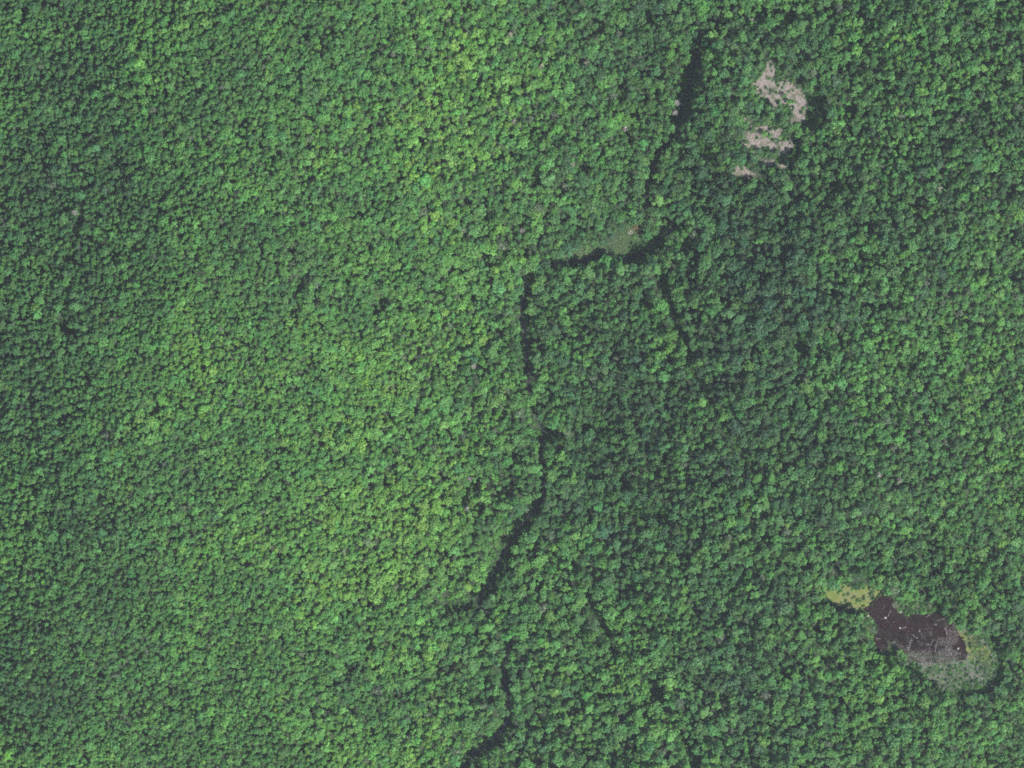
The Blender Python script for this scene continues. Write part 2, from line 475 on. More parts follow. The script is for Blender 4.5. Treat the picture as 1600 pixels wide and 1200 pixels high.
def cone_crown(seed, R, H, n_leaf=420):
    r = random.Random(seed)
    pts, nrm = [], []
    for k in range(n_leaf):
        t = r.random() ** 0.6                                  # 0 at the top, 1 at the skirt
        tier = 0.72 + 0.28 * ((t * 9) % 1.0)
        z = H - t * H * 0.82; a = r.uniform(0, 6.283); q = R * t * tier * r.uniform(.75, 1.05) + .05
        pts.append(Vector((math.cos(a) * q, math.sin(a) * q, z)))
        nrm.append(Vector((math.cos(a), math.sin(a), .9)).normalized())
    return leaf_quads(pts, nrm, 0.30, r)

def set_colors(me, C, name="leafvar"):
    at_ = me.color_attributes.new(name, 'FLOAT_COLOR', 'POINT')
    at_.data.foreach_set("color", np.asarray(C, dtype=np.float32).ravel())

BASE_R, BASE_H = 2.7, 15.0
SPEC = []        # (crown mesh, trunk mesh, joined mesh)
for k in range(14):
    r = random.Random(100 + k)
    if k < 10:
        V, F, C = broad_crown(200 + k, BASE_R, BASE_H, (1.05, 0.85, 1.2, 0.95, 0.75, 1.1, 0.9, 1.3, 0.8, 1.0)[k], (6, 7, 5, 8, 7, 6, 5, 6, 9, 7)[k])
    elif k < 13:
        V, F, C = cone_crown(300 + k, 1.8, 16.0)
    else:
        V, F, C = broad_crown(400, BASE_R * .9, BASE_H * .95, 1.1, 6, n_leaf=240, leaf=0.26)
    TV, TF = trunk_geo(r, BASE_H if k < 10 or k == 13 else 15.5, BASE_R if k < 10 or k == 13 else 0.9)
    crown = mesh_from("crown", V, F, [M_LEAF]); set_colors(crown, C)
    trunk = mesh_from("trunk", TV, TF, [M_BARK], True)
    JV, JF = list(V), list(F); add(JV, JF, TV, TF)
    joined = mesh_from("forest_tree", JV, JF, [M_LEAF, M_BARK], False, [0] * len(F) + [1] * len(TF))
    set_colors(joined, C + [(1, 1, 1, 1)] * len(TV))
    SPEC.append((crown, trunk, joined))

# ------------------------------------------------------------------ where the trees stand
SH = np.array([-math.sin(SUN_AZ), -math.cos(SUN_AZ)])          # horizontal direction shadows fall, unit
def open_ground(px, py):
    m = np.zeros(np.shape(px), bool)
    for pl in POND_OPEN + BARE + [GRASS]:
        m |= in_poly(px, py, pl)
    return m

def blocked(x, y, rad):
    px, py = to_px(x, y)
    b = np.zeros(np.shape(px), bool)
    reach = rad / MPP * 0.45
    rag = 0.60 + 1.05 * fbm(x + 8000, y + 8000, 9, 61, 2)
    d, w, _, _ = seg_dist(px, py, CREEK)
    b |= d < w * rag + reach * np.clip((w - 2) / 4, 0, 1)
    for g in GAPS:
        d, w, _, _ = seg_dist(px, py, g)
        b |= d < w * rag + reach * .8
    for a_, b_ in DEAD_PX:
        b |= np.hypot(px - a_, py - b_) < 6
    # openings: no stem in them, none so near the sunny side that its shadow fills them
    for dist in (0.0, 3.0, 6.0):
        sx, sy = x + SH[0] * dist, y + SH[1] * dist
        qx, qy = to_px(sx, sy)
        b |= open_ground(qx, qy)
    for dist, ang in ((9.0, 0), (12.0, 0), (4.0, 90), (4.0, -90), (3.6, 180)):
        c, s_ = math.cos(math.radians(ang)), math.sin(math.radians(ang))
        ux, uy = SH[0] * c - SH[1] * s_, SH[0] * s_ + SH[1] * c
        qx, qy = to_px(x + ux * dist, y + uy * dist)
        for pl in BARE + ([] if dist > 5 else [MOSS, REEDS, SEDGE_N]):
            b |= in_poly(qx, qy, pl)
    return b

def near_open(x, y):
    b = np.zeros(np.shape(x), bool)
    for dist in (12.0, 16.0):
        b |= open_ground(*to_px(x + SH[0] * dist, y + SH[1] * dist))
    return b

def spacing(x, y):
    px, py = to_px(x, y)
    s = 3.05 + 1.50 * smooth01((px - 350) / 450) - 0.45 * smooth01((px - 1250) / 250)
    return s * (0.86 + 0.34 * fbm(x + 2000, y + 2000, 60, 77, 2))

XR, YR = 640.0, 510.0
N = 340000
cx, cy = rng.uniform(-XR, XR, N), rng.uniform(-YR, YR, N)
cr = spacing(cx, cy) * np.where(np.arange(N) < 9000, rng.uniform(1.25, 1.75, N), rng.uniform(0.72, 1.22, N))
ok = ~blocked(cx, cy, cr * 0.6)
gap_x, gap_y = cx[~ok], cy[~ok]
cx, cy, cr = cx[ok], cy[ok], cr[ok]
CELL = 3.0
grid = {}
keep = []
lx, ly, lr = cx.tolist(), cy.tolist(), cr.tolist()
for i in range(len(lx)):
    x, y, r_ = lx[i], ly[i], lr[i]
    gi, gj = int(x // CELL), int(y // CELL)
    good = True
    for a in (0, -1, 1, -2, 2):
        for b in (0, -1, 1, -2, 2):
            for j in grid.get((gi + a, gj + b), ()):
                dx, dy = lx[j] - x, ly[j] - y
                rr = 0.5 * (r_ + lr[j])
                if dx * dx + dy * dy < rr * rr:
                    good = False; break
            if not good: break
        if not good: break
    if good:
        keep.append(i); grid.setdefault((gi, gj), []).append(i)
tx, ty, tr = cx[keep], cy[keep], cr[keep]
# a few shrubby trees inside the clearing, as the photo shows them
extra = [(1187, 168), (1192, 178), (1200, 184), (1208, 182), (1190, 188), (1226, 150), (1217, 162), (1232, 160), (1236, 183), (1216, 190), (1224, 192),
         (1203, 212), (1194, 210), (1200, 240), (1208, 243), (1214, 238), (1186, 236), (1210, 264), (1204, 268), (1216, 266), (1228, 256), (1170, 180), (1176, 205)]
ex = np.array([at(a, b)[:2] for a, b in extra])
tx = np.concatenate([tx, ex[:, 0]]); ty = np.concatenate([ty, ex[:, 1]]); tr = np.concatenate([tr, rng.uniform(2.6, 4.2, len(extra))])
n_t = len(tx)
is_extra = np.zeros(n_t, bool); is_extra[-len(extra):] = True
tz = terrain(tx, ty) - 0.25
px_, py_ = to_px(tx, ty)

# tree tone: 0 dark blue green ... 1 yellow green (kinds of tree, with slope sun and shade painted in)
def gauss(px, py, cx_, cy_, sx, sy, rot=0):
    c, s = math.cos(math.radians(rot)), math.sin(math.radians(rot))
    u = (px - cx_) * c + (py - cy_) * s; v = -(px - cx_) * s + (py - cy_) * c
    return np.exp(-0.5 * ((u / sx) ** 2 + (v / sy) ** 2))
STAND_LIGHT = [(905, 1000, 28, 70, -30, .22), (985, 1090, 28, 60, -25, .22), (780, 640, 30, 60, 0, .12), (770, 500, 30, 70, 0, .10), (690, 790, 70, 60, 0, .14), (735, 150, 60, 110, 15, .38), (640, 230, 70, 60, 0, .20), (300, 590, 70, 70, 0, .22), (500, 650, 160, 180, 20, .16), (520, 850, 90, 110, 20, .24), (620, 560, 40, 60, 0, .25),  # brighter and darker stands, with the sun-facing ridge's light painted into their tint
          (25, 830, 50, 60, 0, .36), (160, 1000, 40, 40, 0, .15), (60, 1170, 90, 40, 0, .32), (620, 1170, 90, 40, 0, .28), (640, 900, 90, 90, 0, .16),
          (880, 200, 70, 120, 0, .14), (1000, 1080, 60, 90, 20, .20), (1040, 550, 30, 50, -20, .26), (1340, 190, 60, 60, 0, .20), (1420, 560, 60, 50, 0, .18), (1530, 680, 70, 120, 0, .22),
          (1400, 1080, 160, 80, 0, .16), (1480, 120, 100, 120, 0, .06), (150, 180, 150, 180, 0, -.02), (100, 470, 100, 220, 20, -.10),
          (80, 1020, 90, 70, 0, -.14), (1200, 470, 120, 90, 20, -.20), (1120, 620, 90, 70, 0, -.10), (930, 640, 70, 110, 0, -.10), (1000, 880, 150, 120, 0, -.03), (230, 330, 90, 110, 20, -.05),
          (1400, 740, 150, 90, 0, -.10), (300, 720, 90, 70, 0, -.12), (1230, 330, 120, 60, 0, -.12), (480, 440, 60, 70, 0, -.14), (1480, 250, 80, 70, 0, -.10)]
tone = 0.40 + 0.72 * (fbm(tx + 4000, ty + 4000, 36, 31, 4) - 0.5) + 0.14 * smooth01((px_ - 120) / 160) * smooth01((800 - px_) / 100) - 0.09 * smooth01((px_ - 830) / 60) * smooth01((1330 - px_) / 120) * (1 - .6 * smooth01((py_ - 650) / 200))  # west slope tinted brighter as if sunlit, east slope darker as if shaded
for a, b, sx, sy, ro, amp in STAND_LIGHT:
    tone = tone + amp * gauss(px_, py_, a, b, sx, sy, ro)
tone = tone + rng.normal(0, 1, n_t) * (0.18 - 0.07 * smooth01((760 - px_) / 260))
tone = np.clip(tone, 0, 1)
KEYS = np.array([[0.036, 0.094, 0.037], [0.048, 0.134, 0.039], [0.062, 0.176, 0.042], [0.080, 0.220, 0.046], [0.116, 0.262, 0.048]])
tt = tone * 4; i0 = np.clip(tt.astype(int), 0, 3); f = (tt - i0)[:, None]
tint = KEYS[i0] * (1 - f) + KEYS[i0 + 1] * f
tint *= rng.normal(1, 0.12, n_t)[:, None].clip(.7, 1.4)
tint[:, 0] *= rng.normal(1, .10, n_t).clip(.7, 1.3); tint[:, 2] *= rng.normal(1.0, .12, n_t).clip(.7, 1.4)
variant = rng.integers(0, 10, n_t)
conif = rng.random(n_t) < np.clip(0.10 - 0.12 * tone + 0.10 * smooth01((200 - px_) / 250), 0.015, 0.2)
variant = np.where(conif, rng.integers(10, 13, n_t), variant)
tint = np.where(conif[:, None], tint * np.array([0.76, 0.80, 0.84]), tint)
sparse = rng.random(n_t) < 0.022                                # thin, greyish crowns
variant = np.where(sparse & ~conif, 13, variant)
grey = np.array([0.140, 0.155, 0.130])
tint = np.where((sparse & ~conif)[:, None], 0.45 * tint + 0.55 * grey, tint)

west_w = smooth01((760 - px_) / 260)
crown_r = tr * rng.uniform(0.64, 0.90, n_t) * (1 + 0.10 * west_w)
sxy = crown_r / BASE_R
sz = (0.66 + 0.34 * np.clip(crown_r / 3.0, .5, 1.6)) * (1 + rng.uniform(-.20, .20, n_t) * (1 - .55 * west_w))
sz = sz * (1 + (0.52 * fbm(tx + 5000, ty + 5000, 22, 51, 2) - .26) * (1 - .5 * west_w))
sz = np.where(is_extra, sz * 0.34, np.where(near_open(tx, ty), sz * 0.62, sz))
rotz = rng.uniform(0, 2 * math.pi, n_t)
tilt = rng.normal(0, 0.05, (n_t, 2))

# ------------------------------------------------------------------ the trees one can name: along the creek, round the pond, round the clearing
ORD = ["first", "second", "third", "fourth", "fifth", "sixth", "seventh", "eighth", "ninth", "tenth", "eleventh", "twelfth", "thirteenth", "fourteenth", "fifteenth", "sixteenth",
       "seventeenth", "eighteenth", "nineteenth", "twentieth", "twenty-first", "twenty-second", "twenty-third", "twenty-fourth"]
def look(i):
    if variant[i] == 13: return "thin greyish"
    if variant[i] >= 10: return "pointed dark green"
    c = "dark green" if tone[i] < .3 else "green" if tone[i] < .52 else "bright green" if tone[i] < .75 else "yellow green"
    s = "small " if crown_r[i] < 2.3 else "broad " if crown_r[i] > 3.5 else ""
    return s + c
chosen = {}
d_c, w_c, t_c, side_c = seg_dist(px_, py_, CREEK)
on = (px_ > 4) & (px_ < 1596) & (py_ > 4) & (py_ < 1196)
for v0, v1, phrase, banks in SECTIONS:
    for sgn, bank in ((-1, banks[0]), (1, banks[1])):
        m = np.nonzero(on & (t_c > v0) & (t_c < v1) & (side_c == sgn) & (d_c < w_c + 11))[0]
        m = m[np.argsort(-crown_r[m])][:16]
        m = m[np.argsort(t_c[m])]
        if phrase.endswith("bend"):
            for k, i in enumerate(m): chosen[int(i)] = ("%s tree, %s from east, on %s bank of %s" % (look(i), ORD[k], bank, phrase), "trees on the creek banks")
        else:
            for k, i in enumerate(m): chosen[int(i)] = ("%s tree, %s from north, on %s bank of %s" % (look(i), ORD[k], bank, phrase), "trees on the creek banks")
COMP = ["east", "northeast", "north", "northwest", "west", "southwest", "south", "southeast"]
def ring(center, polys, what, n_per, group, lim):
    P = np.concatenate([np.array(p) for p in polys])
    dmin = np.full(n_t, 1e9)
    for p in polys:
        dd, _, _, _ = seg_dist(px_, py_, [(a, b, 0) for a, b in p] + [(p[0][0], p[0][1], 0)])
        dmin = np.minimum(dmin, dd)
    ang = np.degrees(np.arctan2(-(py_ - center[1]), px_ - center[0]))
    oct_ = np.round(ang / 45).astype(int) % 8
    for k in range(8):
        m = np.nonzero(on & (dmin < lim) & (oct_ == k) & ~is_extra)[0]
        m = np.array([i for i in m if int(i) not in chosen], dtype=int)
        if len(m) == 0: continue
        m = m[np.argsort(dmin[m])][:n_per]
        rel = (ang[m] - 45 * k + 180) % 360
        m = m[np.argsort(-rel)]
        for q, i in enumerate(m):
            chosen[int(i)] = ("%s tree on %s's %s edge, %s clockwise along that edge" % (look(i), what, COMP[k], ORD[q]), group)
ring(POND_C, POND_OPEN, "the brown pond", 7, "trees around the pond", 22)
ring(BARE_C, BARE, "the bare clearing", 5, "trees around the clearing", 22)
m = np.nonzero(is_extra)[0]
m = m[np.argsort(py_[m])]
for k, i in enumerate(m):
    chosen[int(i)] = ("low %s tree inside the bare grey clearing, %s from its north end" % (look(i).replace("small ", "").replace("broad ", ""), ORD[k]), "small trees inside the clearing")
# trees that stand free along an opening carry fuller crowns
ch = np.array(sorted(chosen))
sxy[ch] *= np.where(is_extra[ch], 1.0, 1.12)

def empty(name, loc):
    o = bpy.data.objects.new(name, None)
    o.location = loc
    o.empty_display_size = 0.5
    return link(o)

for i in ch.tolist():
    label, group = chosen[i]
    root = empty("conifer_tree" if 10 <= variant[i] < 13 else "broadleaf_tree", (tx[i], ty[i], tz[i]))
    root.rotation_euler = (0, 0, rotz[i])
    root.scale = (sxy[i], sxy[i], sz[i])
    tag(root, label, "tree", group)
    cm, tm, _ = SPEC[variant[i]]
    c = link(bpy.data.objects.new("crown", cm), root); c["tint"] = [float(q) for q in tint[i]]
    link(bpy.data.objects.new("trunk", tm), root)

# all the other trees of the closed canopy: one mass, instanced on points
rest = np.ones(n_t, bool); rest[ch] = False
ri = np.nonzero(rest)[0]

# one more shape: low ferns and shrubs that fill the openings
_r = random.Random(909)
_p, _n = [], []
for k in range(70):
    a, d = _r.uniform(0, 6.283), 1.5 * math.sqrt(_r.random())
    _p.append(Vector((math.cos(a) * d, math.sin(a) * d, (1.15 - .45 * d) * _r.uniform(.45, 1.1)))); _n.append(Vector((math.cos(a) * .5, math.sin(a) * .5, 1)).normalized())
_V, _F, _C = leaf_quads(_p, _n, .30, _r)
shrub = mesh_from("shrub", _V, _F, [M_LEAF]); set_colors(shrub, _C)
pm = bpy.data.meshes.new("forest_canopy")
pm.vertices.add(len(ri))
pm.vertices.foreach_set("co", np.stack([tx[ri], ty[ri], tz[ri]], -1).ravel().astype(np.float32))
def pattr(name, typ, arr, key, pm=pm):
    a = pm.attributes.new(name, typ, 'POINT'); a.data.foreach_set(key, np.ascontiguousarray(arr).ravel())
pattr("kind_index", 'INT', variant[ri].astype(np.int32), "value")
pattr("turn", 'FLOAT_VECTOR', np.stack([tilt[ri, 0], tilt[ri, 1], rotz[ri]], -1).astype(np.float32), "vector")
pattr("size", 'FLOAT_VECTOR', np.stack([sxy[ri], sxy[ri], sz[ri]], -1).astype(np.float32), "vector")
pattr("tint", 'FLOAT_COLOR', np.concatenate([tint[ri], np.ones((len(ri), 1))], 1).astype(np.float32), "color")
src = bpy.data.collections.new("tree_shapes")
for k, s in enumerate(SPEC):
    src.objects.link(bpy.data.objects.new("forest_tree_%02d" % k, s[2]))
src.objects.link(bpy.data.objects.new("low_shrub", shrub))
ng = bpy.data.node_groups.new("canopy", 'GeometryNodeTree')
ng.interface.new_socket("Geometry", in_out='INPUT', socket_type='NodeSocketGeometry')
ng.interface.new_socket("Geometry", in_out='OUTPUT', socket_type='NodeSocketGeometry')
gi_, go_ = ng.nodes.new("NodeGroupInput"), ng.nodes.new("NodeGroupOutput")
ci = ng.nodes.new("GeometryNodeCollectionInfo"); ci.inputs["Collection"].default_value = src
ci.inputs["Separate Children"].default_value = True; ci.inputs["Reset Children"].default_value = True
iop = ng.nodes.new("GeometryNodeInstanceOnPoints"); iop.inputs["Pick Instance"].default_value = True
def named(name, typ):
    n = ng.nodes.new("GeometryNodeInputNamedAttribute"); n.data_type = typ; n.inputs["Name"].default_value = name
    return n.outputs["Attribute"]
e2r = ng.nodes.new("FunctionNodeEulerToRotation")
ng.links.new(named("turn", 'FLOAT_VECTOR'), e2r.inputs[0])
ng.links.new(gi_.outputs[0], iop.inputs["Points"])
ng.links.new(ci.outputs[0], iop.inputs["Instance"])
ng.links.new(named("kind_index", 'INT'), iop.inputs["Instance Index"])
ng.links.new(e2r.outputs[0], iop.inputs["Rotation"])
ng.links.new(named("size", 'FLOAT_VECTOR'), iop.inputs["Scale"])
ng.links.new(iop.outputs[0], go_.inputs[0])
fo = link(bpy.data.objects.new("forest_canopy", pm))
md = fo.modifiers.new("canopy", 'NODES'); md.node_group = ng
tag(fo, "closed canopy of countless green trees covering the hills", kind="stuff")
gpx, gpy = to_px(gap_x, gap_y)
gd, _, _, _ = seg_dist(gpx, gpy, CREEK)
gm_ = gd * MPP > 2.0
gm_ &= ~in_poly(gpx, gpy, POND)
for pl in [MOSS] + BARE:
    gm_ &= ~(in_poly(gpx, gpy, pl) & (rng.random(len(gpx)) < (.80 if pl is MOSS else .88)))
gm_ &= ~(in_poly(gpx, gpy, REEDS) & (rng.random(len(gpx)) < .62)) & ~(in_poly(gpx, gpy, GRASS) & (rng.random(len(gpx)) < .92))
ux, uy = gap_x[gm_], gap_y[gm_]; nu = len(ux)
um = bpy.data.meshes.new("undergrowth")
um.vertices.add(nu); um.vertices.foreach_set("co", np.stack([ux, uy, terrain(ux, uy) + .05], -1).ravel().astype(np.float32))
us = rng.uniform(.5, 1.5, nu)
pattr("kind_index", 'INT', np.full(nu, len(SPEC), dtype=np.int32), "value", um)
pattr("turn", 'FLOAT_VECTOR', np.stack([us * 0, us * 0, rng.uniform(0, 6.28, nu)], -1).astype(np.float32), "vector", um)
pattr("size", 'FLOAT_VECTOR', np.stack([us, us, us * rng.uniform(.7, 1.6, nu)], -1).astype(np.float32), "vector", um)
uc = KEYS[rng.integers(0, 4, nu)] * rng.normal(.9, .15, nu).clip(.5, 1.4)[:, None]
pattr("tint", 'FLOAT_COLOR', np.concatenate([uc, np.ones((nu, 1))], 1).astype(np.float32), "color", um)
uo = link(bpy.data.objects.new("undergrowth", um))
uo.modifiers.new("undergrowth", 'NODES').node_group = ng
tag(uo, "low ferns and shrubs filling the gaps in the forest", kind="stuff")
print("trees", n_t, "individual", len(ch))

# ------------------------------------------------------------------ grasses, reeds, drift sticks (nobody could count them)
def blades(name, poly, z, n, h, w, cols, label, lean=0.5, seed=1, dens=None, lying=False):
    r = np.random.default_rng(seed)
    P = np.array([at(a, b)[:2] for a, b in poly])
    lo, hi = P.min(0), P.max(0)
    x, y = r.uniform(lo[0] - 1, hi[0] + 1, n * 3), r.uniform(lo[1] - 1, hi[1] + 1, n * 3)
    wx = x + 3 * (fbm(x + 900, y + 900, 6, seed) - .5); wy = y + 3 * (fbm(x + 900, y + 900, 6, seed + 50) - .5)
    m = in_poly(wx, wy, [tuple(p) for p in P])
    if dens is not None: m &= r.random(len(x)) < dens(x, y)
    x, y = x[m][:n], y[m][:n]; k = len(x)
    zz = terrain(x, y) if z is None else np.full(k, z)
    a = r.uniform(0, 2 * np.pi, k); ln = h * r.uniform(.5, 1.4, k); wd = w * r.uniform(.6, 1.4, k)
    el = r.uniform(0, .12, k) if lying else np.clip(np.pi / 2 - np.abs(r.normal(0, lean, k)), .25, 1.57)
    dx, dy, dz = np.cos(a) * np.cos(el), np.sin(a) * np.cos(el), np.sin(el)
    bx, by = -np.sin(a) * wd / 2, np.cos(a) * wd / 2
    base = np.stack([x, y, zz + (.04 if lying else -.02)], -1)
    tip = base + np.stack([dx, dy, dz], -1) * ln[:, None]
    sidev = np.stack([bx, by, np.zeros(k)], -1)
    if lying:       # three-sided stick
        up = np.array([0, 0, 1.0]) * wd[:, None]
        v = np.stack([base - sidev, base + sidev, base + up, tip - sidev * .6, tip + sidev * .6, tip + up * .6], 1).reshape(-1, 3)
        q = (np.arange(k) * 6)[:, None]
        f = np.concatenate([q + [0, 3, 5, 2], q + [1, 2, 5, 4], q + [0, 1, 4, 3]], 0).tolist(); nv = 6
    else:
        mid = base + np.stack([dx * .8, dy * .8, dz], -1) * (ln * .55)[:, None]
        v = np.stack([base - sidev, base + sidev, mid + sidev * .8, mid - sidev * .8, tip], 1).reshape(-1, 3)
        q = (np.arange(k) * 5)[:, None]
        f = (q + [0, 1, 2, 3]).tolist() + (q + [3, 2, 4]).tolist(); nv = 5
    cols = np.array(cols); pick = cols[r.integers(0, len(cols), k)] * r.normal(1, .14, k).clip(.6, 1.5)[:, None]
    me = mesh_from(name, v, f, [M_BLADE])
    set_colors(me, np.repeat(np.concatenate([pick, np.ones((k, 1))], 1), nv, 0), "own")
    return tag(link(bpy.data.objects.new(name, me)), label, kind="stuff")

patchy = lambda cell, sd, cut: (lambda x, y: np.clip((fbm(x + 700, y + 700, cell, sd, 3) - cut) * 6, 0, 1))
STRAW = [(.24, .205, .19), (.20, .17, .16), (.13, .115, .10)]
for k, pl in enumerate(BARE):
    blades("dead_grass", pl, BARE_Z + .05, (5200, 3000, 900, 900, 400)[k], .55, .10, STRAW + [(.16, .20, .07)], "withered pinkish grey grass on the clearing's %s patch" % ("northern", "middle", "southeastern", "southwestern", "western")[k], .9, 60 + k)
blades("moss_tufts", MOSS, POND_Z + .15, 5200, .4, .14, [(.10, .15, .035), (.13, .15, .04), (.14, .13, .06), (.08, .14, .04)], "yellow green moss tufts on the pond's western arm", .8, 71)
blades("reeds", REEDS, POND_Z + .05, 12000, 1.3, .18, [(.20, .22, .18), (.10, .17, .08), (.25, .25, .22), (.09, .17, .07), (.07, .14, .06), (.12, .20, .08)], "grey green reeds at the pond's southeast end", .6, 72, patchy(7, 88, .40))
blades("marsh_grass", REEDS, POND_Z + .05, 9000, .9, .2, [(.06, .15, .04), (.09, .19, .05), (.12, .20, .06)], "fresh green marsh grass growing in patches among the reeds", .7, 74, patchy(8, 188, .52))
blades("bleached_stems", REEDS, POND_Z + .1, 3500, 1.6, .2, [(.30, .29, .27), (.36, .35, .32), (.22, .21, .2)], "bleached dead stems lying among the reeds", .7, 76, patchy(5, 288, .50), True)
for k, (pl, nm) in enumerate(((SEDGE_E, "eastern"), (SEDGE_N, "northern"), (SEDGE_W, "western"), (SEDGE_S, "southern"))):
    blades("sedge", pl, POND_Z + .2, (5200, 2600, 2200, 1200)[k], .9, .13, [(.10, .18, .045), (.14, .20, .055), (.09, .17, .05), (.17, .19, .08)], "yellow green sedge along the pond's %s edge" % nm, .6, 80 + k)
blades("creek_grass", GRASS, None, 9000, .9, .13, [(.16, .27, .09), (.18, .29, .11), (.13, .23, .09), (.25, .27, .16)], "pale green grass on the creek's open bend", .6, 90)
pxw = lambda x, y: to_px(x, y)
def debris_density(x, y):
    a, b = to_px(x, y)
    t = (a - POND_C[0]) * .35 + (b - POND_C[1]) * .9
    return np.clip(.03 + .97 * smooth01((t + 6) / 55), 0, 1) * (fbm(x + 700, y + 700, 6, 41, 3) > .50)
blades("drift_sticks", POND, POND_Z + .10, 9000, 1.7, .20, [(.17, .14, .135), (.24, .21, .20), (.12, .09, .09), (.10, .11, .07)], "grey drift sticks and dead stems littering the pond's shallows", .5, 95, debris_density, True)

# ------------------------------------------------------------------ single small things: boulders, logs, dead trees
def boulder(px, py, size, label, z=None):
    x, y, h = at(px, py)
    r = random.Random(int(px * 7 + py))
    V, F = [], []
    rings, seg = 5, 9
    sx, sy = size * r.uniform(.85, 1.15), size * r.uniform(.75, 1.05)
    for i in range(rings + 1):
        t = math.pi * i / rings
        for j in range(seg):
            a = 2 * math.pi * j / seg
            q = r.uniform(.82, 1.15)
            V.append((math.cos(a) * math.sin(t) * sx * q, math.sin(a) * math.sin(t) * sy * q, math.cos(t) * size * .7 * q))
    for i in range(rings):
        for j in range(seg):
            k = (j + 1) % seg
            F.append((i * seg + j, (i + 1) * seg + j, (i + 1) * seg + k, i * seg + k))
    o = link(bpy.data.objects.new("boulder", mesh_from("boulder", V, F, [M_ROCK])))
    o.location = (x, y, (h if z is None else z) + size * .22)
    return tag(o, label, "boulder", "pale boulders")
boulder(1383, 965, 1.25, "pale boulder standing out of the pond's open brown water, largest of the two", POND_Z)
boulder(1406, 981, 0.95, "smaller pale boulder in the middle of the brown pond", POND_Z)
boulder(1356, 962, 1.3, "white boulder on the pond's western shore beside the moss flat", POND_Z)
boulder(1407, 956, 1.0, "pale boulder at the pond's northern marsh edge", POND_Z)
boulder(1497, 1013, 1.0, "pale boulder at the pond's eastern end among the sticks", POND_Z)
boulder(1208, 112, 1.1, "pale boulder at the northern tip of the bare clearing", BARE_Z)
boulder(1236, 169, 1.1, "pale boulder beside small trees inside the bare clearing", BARE_Z)
boulder(1234, 226, 1.1, "pale boulder at the southeast corner of the clearing's middle patch", BARE_Z)

def obj(name, geo, mat, parent=None):
    return link(bpy.data.objects.new(name, mesh_from(name, geo[0], geo[1], [mat], True)), parent)

def log(px, py, ang, L, rad, label, z):
    x, y, h = at(px, py)
    root = empty("fallen_log", (x, y, z + rad * .6)); root.rotation_euler = (0, 0, math.radians(ang))
    r = random.Random(int(px * 3 + py * 5))
    obj("trunk", tube([(-L / 2, 0, 0), (-L / 6, r.uniform(-.2, .2), .02), (L / 6, r.uniform(-.2, .2), .03), (L / 2, r.uniform(-.3, .3), .05)], [rad, rad * .9, rad * .7, rad * .35], 7), M_LOG, root)
    for k in range(3):
        s = L * (.05 + .14 * k); b = r.choice((-1, 1))
        obj("branch", tube([(s, 0, 0), (s + .6, b * .8, .25), (s + 1.1, b * 1.7, .5)], [rad * .45, rad * .3, rad * .12], 5), M_LOG, root)
    return tag(root, label, "log", "fallen logs in the pond")
ld = POND_Z + .1
for px, py, a, L, wh in ((1420, 1024, 4, 9, "bleached log lying along the pond's southwest shallows"), (1440, 1020, 12, 7, "bleached log in the southern shallows, beside the longest log"),
                         (1456, 1003, 60, 8, "tilted grey log in the pond's southern middle"), (1462, 1013, 70, 7, "grey log pointing north beside the southern reeds"),
                         (1478, 985, 95, 10, "long grey log lying north to south in the eastern water"), (1484, 1018, 110, 8, "grey log at the reed edge below the long eastern log"),
                         (1497, 1021, 0, 8, "pale log lying east to west by the eastern boulder"), (1422, 1004, 80, 6, "short grey log in the western middle of the pond"),
                         (1430, 995, 140, 6, "short slanting log near the pond's centre"), (1470, 968, 10, 7, "grey log near the pond's northeastern shore"),
                         (1372, 998, 175, 6, "grey log close to the dark southwestern bay"), (1412, 981, 2, 6, "thin log touching the mid-pond boulder"),
                         (1450, 962, 30, 6, "grey log by the northern marsh edge"), (1390, 958, 55, 6, "thin log leaning north of the largest boulder"),
                         (1510, 1005, 85, 6, "short log at the eastern tip of the pond")):
    log(px, py, a + 7, L * (.7 + .5 * ((px * 7 + py) % 10) / 10), .17 + .1 * ((px + py) % 7) / 7, wh, ld)

M_PALE = noise_mat("bleached_twigs", (0.24, 0.215, 0.17), (0.36, 0.33, 0.27), 1.5, 0.9)
M_RUST = noise_mat("rusty_twigs", (0.15, 0.075, 0.045), (0.22, 0.12, 0.07), 1.5, 0.9)
def dead_tree(px, py, H, R, label, mat, n_br=16, twigs=90, group="dead trees"):
    x, y, h = at(px, py)
    r = random.Random(int(px * 11 + py))
    root = empty("dead_tree", (x, y, h - .2)); root.rotation_euler = (0, 0, r.uniform(0, 6))
    obj("trunk", tube([(0, 0, -.2), (.1, 0, H * .3), (.1, .15, H * .65), (.05, .1, H)], [.28, .22, .15, .04], 7), mat, root)
    for k in range(n_br):
        z0 = H * r.uniform(.45, .97); a = k * 2.4 + r.uniform(-.3, .3); L = R * r.uniform(.6, 1.1) * (1.25 - .6 * z0 / H)
        ca, sa = math.cos(a), math.sin(a)
        V, F = [], []
        p0, p1, p2 = Vector((.08, .1, z0)), Vector((ca * L * .55, sa * L * .55, z0 + L * .22)), Vector((ca * L, sa * L, z0 + L * .38))
        add(V, F, *tube([p0, p1, p2], [.10, .075, .025], 5))
        for q in range(twigs // n_br):
            b = p0.lerp(p2, r.uniform(.35, 1)); t = Vector((ca + r.gauss(0, .9), sa + r.gauss(0, .9), r.uniform(-.1, .8))).normalized() * r.uniform(.5, 1.2)
            add(V, F, *tube([b, b + t], [.07, .03], 3))
        obj("branch", (V, F), mat, root)
    return tag(root, label, "dead tree", group)
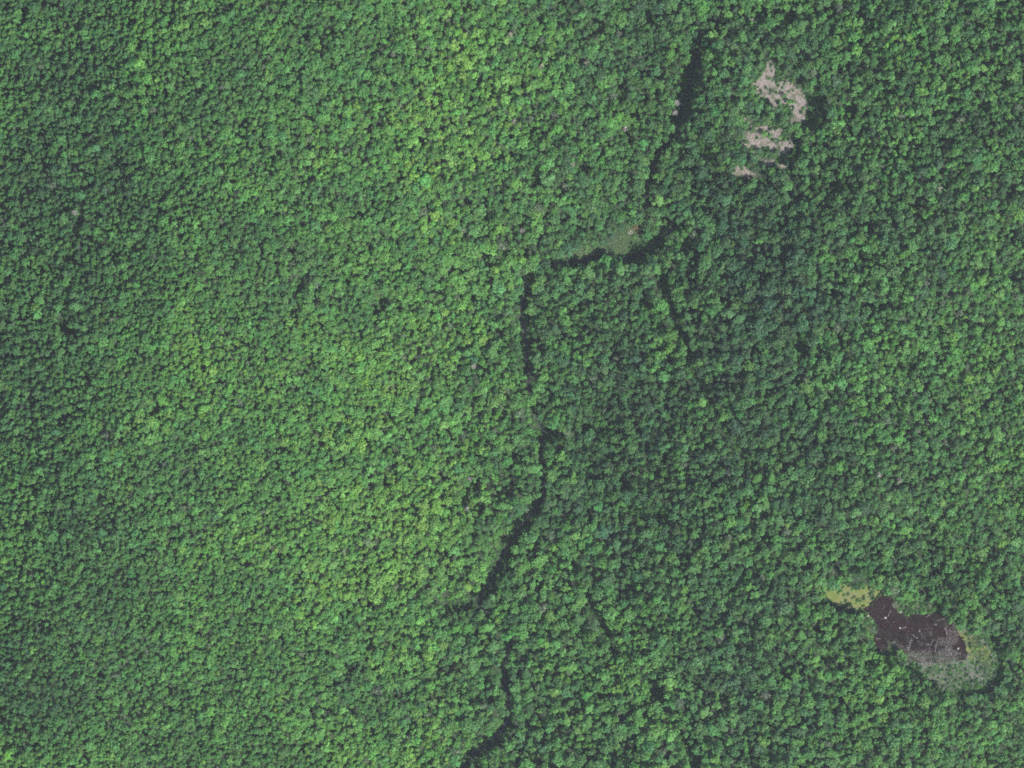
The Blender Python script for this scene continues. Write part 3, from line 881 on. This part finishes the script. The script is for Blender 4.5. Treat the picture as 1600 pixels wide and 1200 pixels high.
for px, py, wh, mt in ((797, 57, "bleached beige dead tree in the canopy near the top middle edge", M_PALE), (846, 107, "beige dead crown southeast of the topmost bleached tree", M_PALE),
                       (916, 102, "pale dead tree standing west of the creek's northern reach", M_PALE), (804, 193, "thin pale dead tree in bright forest left of the upper creek", M_PALE),
                       (894, 260, "beige dead tree beside a dark gap north of the grassy bend", M_PALE), (1053, 178, "pale dead tree on the lip of the creek's northern reach", M_DEAD),
                       (1057, 163, "grey dead tree on the creek lip, slightly north of its twin", M_DEAD), (977, 203, "grey dead tree in the canopy west of the creek hollow", M_DEAD),
                       (816, 362, "grey dead tree in the forest northwest of the grassy bend", M_DEAD), (741, 573, "grey dead tree in the middle of the forest", M_DEAD),
                       (1430, 673, "white dead tree in the eastern forest above the pond", M_DEAD), (1371, 742, "whitish dead tree midway above the pond's moss flat", M_DEAD),
                       (1402, 751, "small pale dead tree just east of the whitish one", M_DEAD), (1185, 795, "lone grey dead tree in the shaded eastern forest", M_DEAD),
                       (735, 747, "pale dead tree at the north rim of a small dark gap", M_DEAD), (730, 794, "grey dead tree at the south rim of a small dark gap", M_DEAD),
                       (122, 334, "whitish dead tree in the dark western forest", M_DEAD), (992, 357, "rusty brown dead tree by the grassy bend", M_RUST),
                       (984, 364, "pale dead tree next to the rusty brown one", M_PALE), (1172, 35, "pale dead tree north of the bare clearing", M_DEAD),
                       (1465, 297, "pinkish grey dead tree in the northeastern forest", M_PALE), (1360, 208, "grey dead tree east of the bare clearing", M_DEAD)):
    dead_tree(px, py, 17.0, 3.3, wh, mt, 18, 216)
for px, py, wh in ((1505, 985, "slim standing dead trunk at the pond's eastern sedge"), (1534, 1000, "bleached standing snag at the marsh's far eastern rim"), (1548, 1022, "grey snag at the marsh's southeast rim"),
                   (1526, 1042, "grey snag among reeds, south of the eastern sedge"), (1490, 1046, "pale snag standing in the southern reeds"), (1468, 1040, "pale snag at the reeds' western side"),
                   (1533, 1058, "southernmost bleached snag among the reeds"), (1418, 1012, "slim snag standing in the western shallows"), (1448, 1006, "slim snag standing in mid-pond shallows"),
                   (1436, 985, "small snag in the pond's centre"), (1461, 975, "small snag in the pond's northern water"), (1518, 1068, "thin snag at the forest edge below the reeds")):
    dead_tree(px, py, 6.0, 1.2, wh, M_DEAD, 7, 28, "snags in the pond marsh")

# ------------------------------------------------------------------ air between the plane and the forest
hz = bpy.data.materials.new("haze"); hz.use_nodes = True
hn = hz.node_tree; hn.nodes.remove(hn.nodes["Principled BSDF"])
pv = hn.nodes.new("ShaderNodeVolumePrincipled")
pv.inputs["Color"].default_value = (0.80, 0.86, 1.0, 1); pv.inputs["Density"].default_value = HAZE_DENSITY
pv.inputs["Anisotropy"].default_value = 0.0
hn.links.new(pv.outputs[0], hn.nodes["Material Output"].inputs["Volume"])
Zl, Zh, E = float(GZ.min()) - 1.0, CAM_H + 20, 2560.0
V = [(sx * E, sy * E, z) for z in (Zl, Zh) for sx, sy in ((-1, -1), (1, -1), (1, 1), (-1, 1))]
F = [(3, 2, 1, 0), (4, 5, 6, 7), (0, 1, 5, 4), (1, 2, 6, 5), (2, 3, 7, 6), (3, 0, 4, 7)]
tag(link(bpy.data.objects.new("haze", mesh_from("haze", V, F, [hz]))), "thin bluish summer haze over the forest", kind="stuff")
